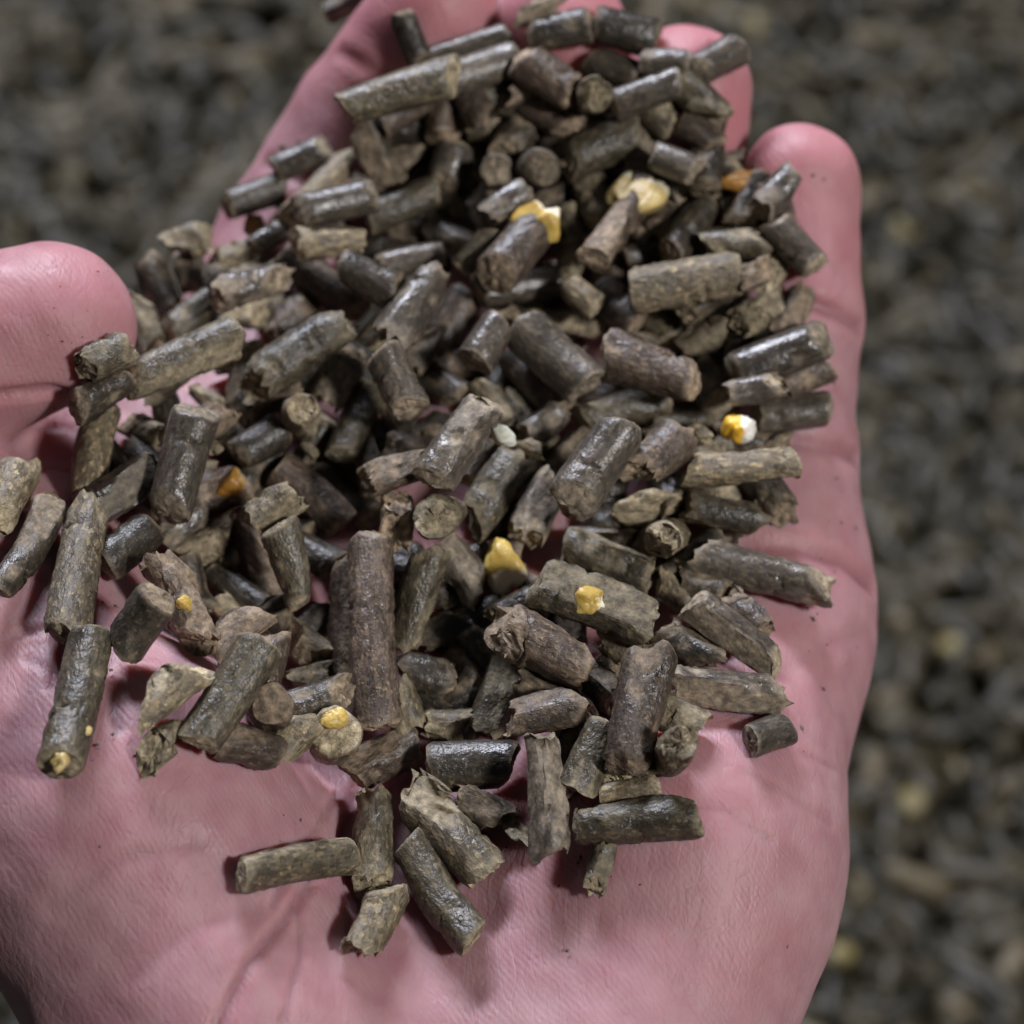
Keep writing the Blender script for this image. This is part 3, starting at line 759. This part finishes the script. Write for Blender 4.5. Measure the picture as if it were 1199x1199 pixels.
def layout(items):
    rng = np.random.default_rng(21)
    n0 = len(items)
    for it in items:                             # outlines were read generously
        on = 'p' in it['sty']; f = 1.0 if on else (0.93 if it['y1'] < 520 else 0.98); fl = 1.0 if on else 0.96
        it['w'] *= f
        mx, my = (it['x1'] + it['x2']) / 2, (it['y1'] + it['y2']) / 2
        for k, m_ in (('x1', mx), ('x2', mx), ('y1', my), ('y2', my)): it[k] = m_ + (it[k] - m_) * fl
    # more pellets under the visible ones, seen only through the gaps
    poly = np.array([(300, 300), (350, 235), (420, 175), (530, 90), (690, 70), (790, 110), (860, 190), (900, 240), (930, 330), (940, 470), (890, 560), (880, 620), (870, 740), (790, 840), (730, 910), (640, 940), (520, 890), (400, 860), (300, 850), (240, 830), (215, 740), (200, 650), (130, 600), (125, 430), (200, 310)], float)
    G = 6; gx, gy = np.meshgrid(np.arange(0, 1200, G), np.arange(0, 1200, G)); ins = np.zeros(gx.shape, bool)
    for (ax_, ay_), (bx_, by_) in zip(poly, np.roll(poly, -1, 0)):
        c = ((ay_ > gy) != (by_ > gy)) & (gx < (bx_ - ax_) * (gy - ay_) / (by_ - ay_ + 1e-9) + ax_); ins ^= c
    def cover(it):
        a = np.array([it['x1'], it['y1']]); d = np.array([it['x2'], it['y2']]) - a; l2 = max(1.0, d @ d)
        t = np.clip(((gx - a[0]) * d[0] + (gy - a[1]) * d[1]) / l2, 0, 1)
        return np.hypot(gx - a[0] - t * d[0], gy - a[1] - t * d[1]) < it['w'] * 0.5
    free = ins.copy()
    for it in items: free &= ~cover(it)
    for k in range(126):
        src = free if k % 8 and free.any() else ins
        cand = np.argwhere(src); cy_, cx_ = cand[rng.integers(len(cand))]
        x = gx[cy_, cx_] + rng.normal(0, 6); y = gy[cy_, cx_] + rng.normal(0, 6)
        a = rng.uniform(0, math.pi); l = rng.uniform(24, 46)
        it = dict(x1=x - l * math.cos(a), y1=y - l * math.sin(a), x2=x + l * math.cos(a), y2=y + l * math.sin(a), w=rng.uniform(38, 47), lay=-1, mat='dbdod'[rng.integers(5)], sty='b' if rng.uniform() < 0.4 else '', lab=None)
        items.append(it); free &= ~cover(it)
    n = len(items)
    g = lambda k: np.array([it[k] for it in items])
    x1, y1, x2, y2, w, lay = g('x1'), g('y1'), g('x2'), g('y2'), g('w'), g('lay')
    xc = (x1 + x2) / 2; yc = (y1 + y2) / 2
    D = rays(xc, yc); O = CAM / MM
    hp, hit = hit_hand(xc, yc)
    th = np.linalg.norm(hp - O, axis=1); tpl = (4 - O[2]) / D[:, 2]
    th = np.where(hit, th, tpl)
    scale = 2 * TANH / 1199
    rad = w / 2 * scale * (th * (D @ FWD))
    d2 = ((xc - 530) / 450) ** 2 + ((yc - 500) / 500) ** 2
    T = 15.0 * np.sqrt(np.clip(1 - d2, 0, 1))
    onp = np.array(['p' in it['sty'] for it in items])
    endf = np.array(['e' in it['sty'].split('k:')[0] for it in items])
    h = np.where(onp, rad * 1.0, np.maximum(rad * 1.05, T - (3 - np.maximum(lay, 0)) * 3.2))
    h = np.where(lay < 0, rad + rng.uniform(0.55, 1, n) * np.maximum(1.0, T - 6.5), h)
    nh = hand_grad(hp); cosv = np.clip(-(nh * D).sum(1), 0.35, 1)
    t = th - np.where(onp, h / cosv, h / 0.82)
    C = O + D * t[:, None]
    tilt = rng.uniform(0.05, 0.75, n)
    nr = (1 - tilt)[:, None] * np.array([0, 0, 1.0]) + tilt[:, None] * (-D) + rng.normal(0, 0.13, (n, 3))
    nr = np.where((onp & hit)[:, None], 0.75 * nh + np.array([0, 0, 0.25]), nr); nr /= np.linalg.norm(nr, axis=1, keepdims=True)
    ends = []
    for (x, y) in ((x1, y1), (x2, y2)):
        d = rays(x, y); den = (d * nr).sum(1); den = np.where(np.abs(den) < 0.35, -0.35, den)
        tt = ((C - O) * nr).sum(1) / den
        tt = np.clip(tt, t - 9, t + 9)
        ends.append(O + d * tt[:, None])
    A, B = ends
    # end-on pellets run back into the pile
    Le = rng.uniform(8, 11, n)
    d1 = rays(x1, y1); back = D + 0.12 * rng.normal(0, 1, (n, 3)); back[:, 2] -= 0.1; back /= np.linalg.norm(back, axis=1, keepdims=True)
    Bf = O + D * t[:, None]; 
    A = np.where(endf[:, None], Bf, A); B = np.where(endf[:, None], Bf + back * Le[:, None], B)
    rad = w / 2 * scale * (t * (D @ FWD))
    # the drawn ends are outer ends: collision segments are shorter by the radius
    ii, jj = np.triu_indices(n, 1)
    near = np.hypot(xc[ii] - xc[jj], yc[ii] - yc[jj]) < 230; ii = ii[near]; jj = jj[near]
    mv = np.zeros((n, 3)); lat = np.zeros((n, 3))
    ax = B - A; L = np.linalg.norm(ax, axis=1); ax /= L[:, None]
    sh = np.minimum(rad * 0.8, L * 0.42)
    rc = rad * 0.92
    for itn in range(160):
        Ac = A + mv + ax * sh[:, None]; Bc = B + mv - ax * sh[:, None]
        p, q = segseg(Ac[ii], Bc[ii], Ac[jj], Bc[jj])
        df = p - q; ds = np.linalg.norm(df, axis=1); pen = rc[ii] + rc[jj] - ds
        m = pen > 0.05
        if m.any():
            I, J = ii[m], jj[m]; pe = pen[m][:, None]; nn = df[m] / np.maximum(ds[m], 1e-6)[:, None]
            # which one lies in front
            li, lj = lay[I], lay[J]
            fr = np.where(li != lj, np.sign(li - lj), np.where(((p[m] - q[m]) * D[I]).sum(1) < 0, 1, -1)).astype(float)[:, None]
            wi = np.where((lay[I] < 0) & (lay[J] >= 0), 1.0, np.where((lay[J] < 0) & (lay[I] >= 0), 0.0, np.where(lay[I] >= lay[J], 0.5, 0.5)))[:, None]; wj = 1 - wi
            stp = 0.30
            dm = np.zeros((n, 3))
            np.add.at(dm, I, -D[I] * fr * pe * wi * stp + 0.14 * nn * pe * wi)
            np.add.at(dm, J, D[J] * fr * pe * wj * stp - 0.14 * nn * pe * wj)
            dm = np.clip(dm, -0.5, 0.5); mv += dm
        # sideways drift is pulled back so each keeps its place
        along = (mv * D).sum(1)[:, None] * D; latv = mv - along
        ln = np.linalg.norm(latv, axis=1, keepdims=True); mv = along + latv * np.minimum(1, 1.3 / np.maximum(ln, 1e-6))
        # stay on the skin
        for f in (0.05, 0.5, 0.95):
            pt = A + mv + (B - A) * f
            s = hand_sdf(pt); pn = rad * 0.93 - s
            mv -= D * np.clip(pn, 0, 3)[:, None] * 0.4
        # light pull down toward the hand for whatever floats
        pt = A + mv + (B - A) * 0.5
        if itn < 120: mv += D * (0.035 * (lay < 3) + 0.02)[:, None]
    A = A + mv; B = B + mv
    return A, B, rad

def buried_labels(items, A, B, rad):
    """who shows through a gap, and under which piece"""
    G = 3; W = 400; zb = np.full((W, W), 1e9); own = np.full((W, W), -1); O = CAM / MM
    def proj(p):
        q = p - O; d = q @ FWD
        return 599.5 + q[0] / d / TANH * 599.5, 599.5 - (q @ UPV) / d / TANH * 599.5, d
    for i in range(len(items)):
        xa, ya, da = proj(A[i]); xb, yb, db = proj(B[i]); R = items[i]['w'] * 0.5
        x0, x1 = int(max(0, (min(xa, xb) - R) // G)), int(min(W, (max(xa, xb) + R) // G + 1)); y0, y1 = int(max(0, (min(ya, yb) - R) // G)), int(min(W, (max(ya, yb) + R) // G + 1))
        if x1 <= x0 or y1 <= y0: continue
        X, Y = np.meshgrid(np.arange(x0, x1) * G, np.arange(y0, y1) * G); dx, dy = xb - xa, yb - ya
        t = np.clip(((X - xa) * dx + (Y - ya) * dy) / max(1, dx * dx + dy * dy), 0, 1)
        e = np.hypot(X - xa - t * dx, Y - ya - t * dy); z = da + t * (db - da) - rad[i] * np.sqrt(np.clip(1 - (e / R) ** 2, 0, 1))
        m = (e < R) & (z < zb[y0:y1, x0:x1])
        zb[y0:y1, x0:x1][m] = z[m]; own[y0:y1, x0:x1][m] = i
    vis = np.bincount(own[own >= 0], minlength=len(items)) * G * G
    used = set(); out = {}
    stop = set('the of in at right left a an with and its under above below behind by near between against beside on to from lower upper is down up pointing lying standing lies leaning just very right, top end long pale cut one'.split())
    cx = np.array([proj((a + b) / 2)[:2] for a, b in zip(A, B)]); cat = [i for i, it in enumerate(items) if it['lab']]
    tone = {'d': 'dark', 'b': 'brown', 'o': 'olive'}
    for i, it in enumerate(items):
        if it['lab']: continue
        if vis[i] < 70: continue
        for j in sorted(cat, key=lambda j: np.hypot(*(cx[i] - cx[j]))):
            w = items[j]['lab'].replace(',', '').split()[:11]
            while len(w) > 3 and w[-1] in stop: w.pop()
            k = ' '.join(w)
            if k in used: continue
            used.add(k); out[i] = tone[it['mat']] + ' pellet glimpsed beneath the ' + k; break
    return out
def seat(me_obj, A, B, roll):
    z = Vector(B - A).normalized(); q = z.to_track_quat('Z', 'Y')
    me_obj.rotation_mode = 'QUATERNION'
    from mathutils import Quaternion
    me_obj.rotation_quaternion = q @ Quaternion((0, 0, 1), roll)
    me_obj.location = Vector((A + B) / 2) * MM

def build_pellets():
    items = parse(); n0 = len(items)
    A, B, rad = layout(items)
    rng = np.random.default_rng(77)
    bl = buried_labels(items, A, B, rad)
    for i, it in enumerate(items):
        st, _, kk = it['sty'].partition('k:')
        L = float(np.linalg.norm(B[i] - A[i])) * MM; r = float(rad[i]) * MM
        if 'K' in st:
            o = bpy.data.objects.new('corn_kernel', lump_mesh('corn_kernel', r * 1.15, r * 0.95, max(L * 0.62, r * 1.1), 300 + i, 0.2))
            o.data.materials.append(CM[it['mat']] if it['mat'] in CM else PM[it['mat']])
            cat = 'corn kernel'; grp = 'corn kernels among the pellets'
        elif 'f' in st:
            o = bpy.data.objects.new('feed_flake', lump_mesh('feed_flake', r, r * 0.42, max(L * 0.55, r), 300 + i, 0.45))
            o.data.materials.append(PM[it['mat']]); cat = 'flake'; grp = 'flakes and crumbs among the pellets'
        else:
            o = bpy.data.objects.new('feed_pellet', pellet_mesh('feed_pellet', max(L, r * 1.3), r, 1000 + i, st))
            o.data.materials.append(PM[it['mat']]); cat = 'pellet'; grp = 'feed pellets piled in the palm'
        scene.collection.objects.link(o)
        seat(o, A[i], B[i], rng.uniform(0, 6.3))
        o['category'] = cat; o['group'] = grp
        if it['lab']: o['label'] = it['lab']
        else: o['label'] = bl.get(i, 'pellet buried inside the pile, covered by the pieces above it'); o['group'] = 'pellets buried in the pile'
        bpy.context.view_layer.update()
        inv = o.matrix_world.inverted(); tocam = (inv.to_3x3() @ Vector(-rays([(it['x1'] + it['x2']) / 2], [(it['y1'] + it['y2']) / 2])[0])).normalized()
        if kk:
            if 'e' in st: pos, sz = Vector((0, 0, -L / 2)) + (inv.to_3x3() @ Vector((0, 0.6, 0.5))).normalized() * r * 0.60, (0.5, 0.42, 0.30)
            elif it['lab'].startswith('large olive'): pos, sz = tocam * r * 0.60 + Vector((0, 0, -0.04 * L)), (0.52, 0.5, 0.62)
            elif kk == 'c': pos, sz = Vector((0, 0, L * 0.30)) + tocam * r * 0.18, (0.86, 0.80, 1.9)
            elif kk == 'a': pos, sz = Vector((0, 0, L * 0.28)) + tocam * r * 0.45, (0.75, 0.7, 0.85)
            else: pos, sz = Vector((0, 0, L * 0.50)) + tocam * r * 0.2, (1.0, 0.95, 1.1)
            k = bpy.data.objects.new('corn_piece', lump_mesh('corn_piece', r * sz[0], r * sz[1], r * sz[2], 700 + i, 0.34 if kk != 'c' else 0.5))
            k.data.materials.append(CM[kk]); scene.collection.objects.link(k); k.parent = o; k.location = pos
            k['label'] = 'yellow corn piece pressed into the pellet'
        if it['lab'] is None: continue
        if it['lab'].startswith('lone mottled pellet with yellow'):
            for dz, dx in ((-0.46, 0.2), (-0.22, -0.75)):
                k = bpy.data.objects.new('corn_piece', lump_mesh('corn_piece', r * 0.45, r * 0.4, r * 0.5, 740 + int(dz * 100), 0.25))
                k.data.materials.append(CM['c']); scene.collection.objects.link(k); k.parent = o
                side = tocam.cross(Vector((0, 0, 1))).normalized()
                k.location = Vector((0, 0, dz * L)) + tocam * r * 0.50 + side * r * dx * 0.6
        if it['lab'].startswith('blocky brown pellet with an orange'):
            k = bpy.data.objects.new('corn_piece', lump_mesh('corn_piece', r * 0.32, r * 0.3, r * 0.38, 751, 0.25))
            k.data.materials.append(CM['y']); scene.collection.objects.link(k); k.parent = o; k.location = tocam * r * 0.74
    # feed crumbs on bare skin
    p, hit = hit_hand([s[0] for s in SPECKS], [s[1] for s in SPECKS])
    names = ['dark crumb on the heel of the palm at lower right', 'tiny dark crumb on the index finger nearer its edge', 'tiny dark crumb on the index finger beside another', 'tiny dark crumb on the little finger crease',
             'tiny dark crumb right of the lone grey stub', 'dark red crumb on the skin below the thumb', '']
    for (x, y, s), q, ok, lab in zip(SPECKS, p, hit, names):
        if not ok or not lab: continue
        r = s / 2 * 0.0917 * MM
        o = bpy.data.objects.new('feed_crumb', lump_mesh('feed_crumb', r * 1.3, r, r * 0.8, int(x), 0.4))
        o.data.materials.append(PM['d']); scene.collection.objects.link(o); o.location = Vector(q) * MM
        o['label'] = lab; o['category'] = 'crumb'; o['group'] = 'feed crumbs on the skin'

def bed_kernels():
    for x, y, m, lab in ((1114, 757, 'e', 'pale yellow kernel on the pellet bed right of the palm'), (882, 34, 'e', 'yellowish kernel on the pellet bed beyond the ring fingertip'),
                         (1060, 270, 'e', 'dull yellow kernel on the pellet bed right of the little fingertip'), (1068, 940, 'e', 'olive yellow kernel on the pellet bed at lower right'),
                         (985, 1118, 'e', 'brownish kernel on the pellet bed near the heel of the hand')):
        d = rays([x], [y])[0]; t = (-0.2395 - CAM[2]) / d[2]; p = CAM + d * t
        o = bpy.data.objects.new('corn_kernel', lump_mesh('corn_kernel', 0.0026, 0.0022, 0.0032, int(x), 0.2))
        o.data.materials.append(CM[m]); scene.collection.objects.link(o); o.location = p; o.rotation_euler = (1.2, 0.3, x)
        o['label'] = lab; o['category'] = 'corn kernel'; o['group'] = 'corn kernels on the pellet bed'
def skin_dust():
    """fine feed dust rubbed off around the pile"""
    rng = np.random.default_rng(5); n = 420
    a = rng.uniform(0, 2 * math.pi, n); k = 1 + np.abs(rng.normal(0, 0.13, n))
    x = 540 + 430 * k * np.cos(a); y = 520 + 430 * k * np.sin(a) + 40
    p, hit = hit_hand(x, y); ok = hit & (x > -20) & (x < 1020); p = p[ok]; nh = hand_grad(p)
    V = []; F = []
    for q, m in zip(p, nh):
        r = 0.05 + 0.20 * rng.uniform() ** 3; b = len(V)
        t = np.cross(m, rng.normal(0, 1, 3)); t /= np.linalg.norm(t); u = np.cross(m, t); e = rng.uniform(0.8, 2.2)
        for d in (t * e, u, -t * e, -u, m * 0.8, -m * 0.6): V.append((q + d * r * rng.uniform(0.7, 1.2)) * MM)
        F += [(b + i, b + (i + 1) % 4, b + 4) for i in range(4)] + [(b + (i + 1) % 4, b + i, b + 5) for i in range(4)]
    me = bpy.data.meshes.new('feed_dust'); me.from_pydata([tuple(v) for v in V], [], F); me.materials.append(PM['b'])
    o = bpy.data.objects.new('feed_dust', me); scene.collection.objects.link(o)
    o['kind'] = 'stuff'; o['label'] = 'fine brown feed dust sprinkled on the skin around the pile'; o['category'] = 'dust'
build_ground()
bed_kernels()
hand = build_hand()
build_pellets()
skin_dust()
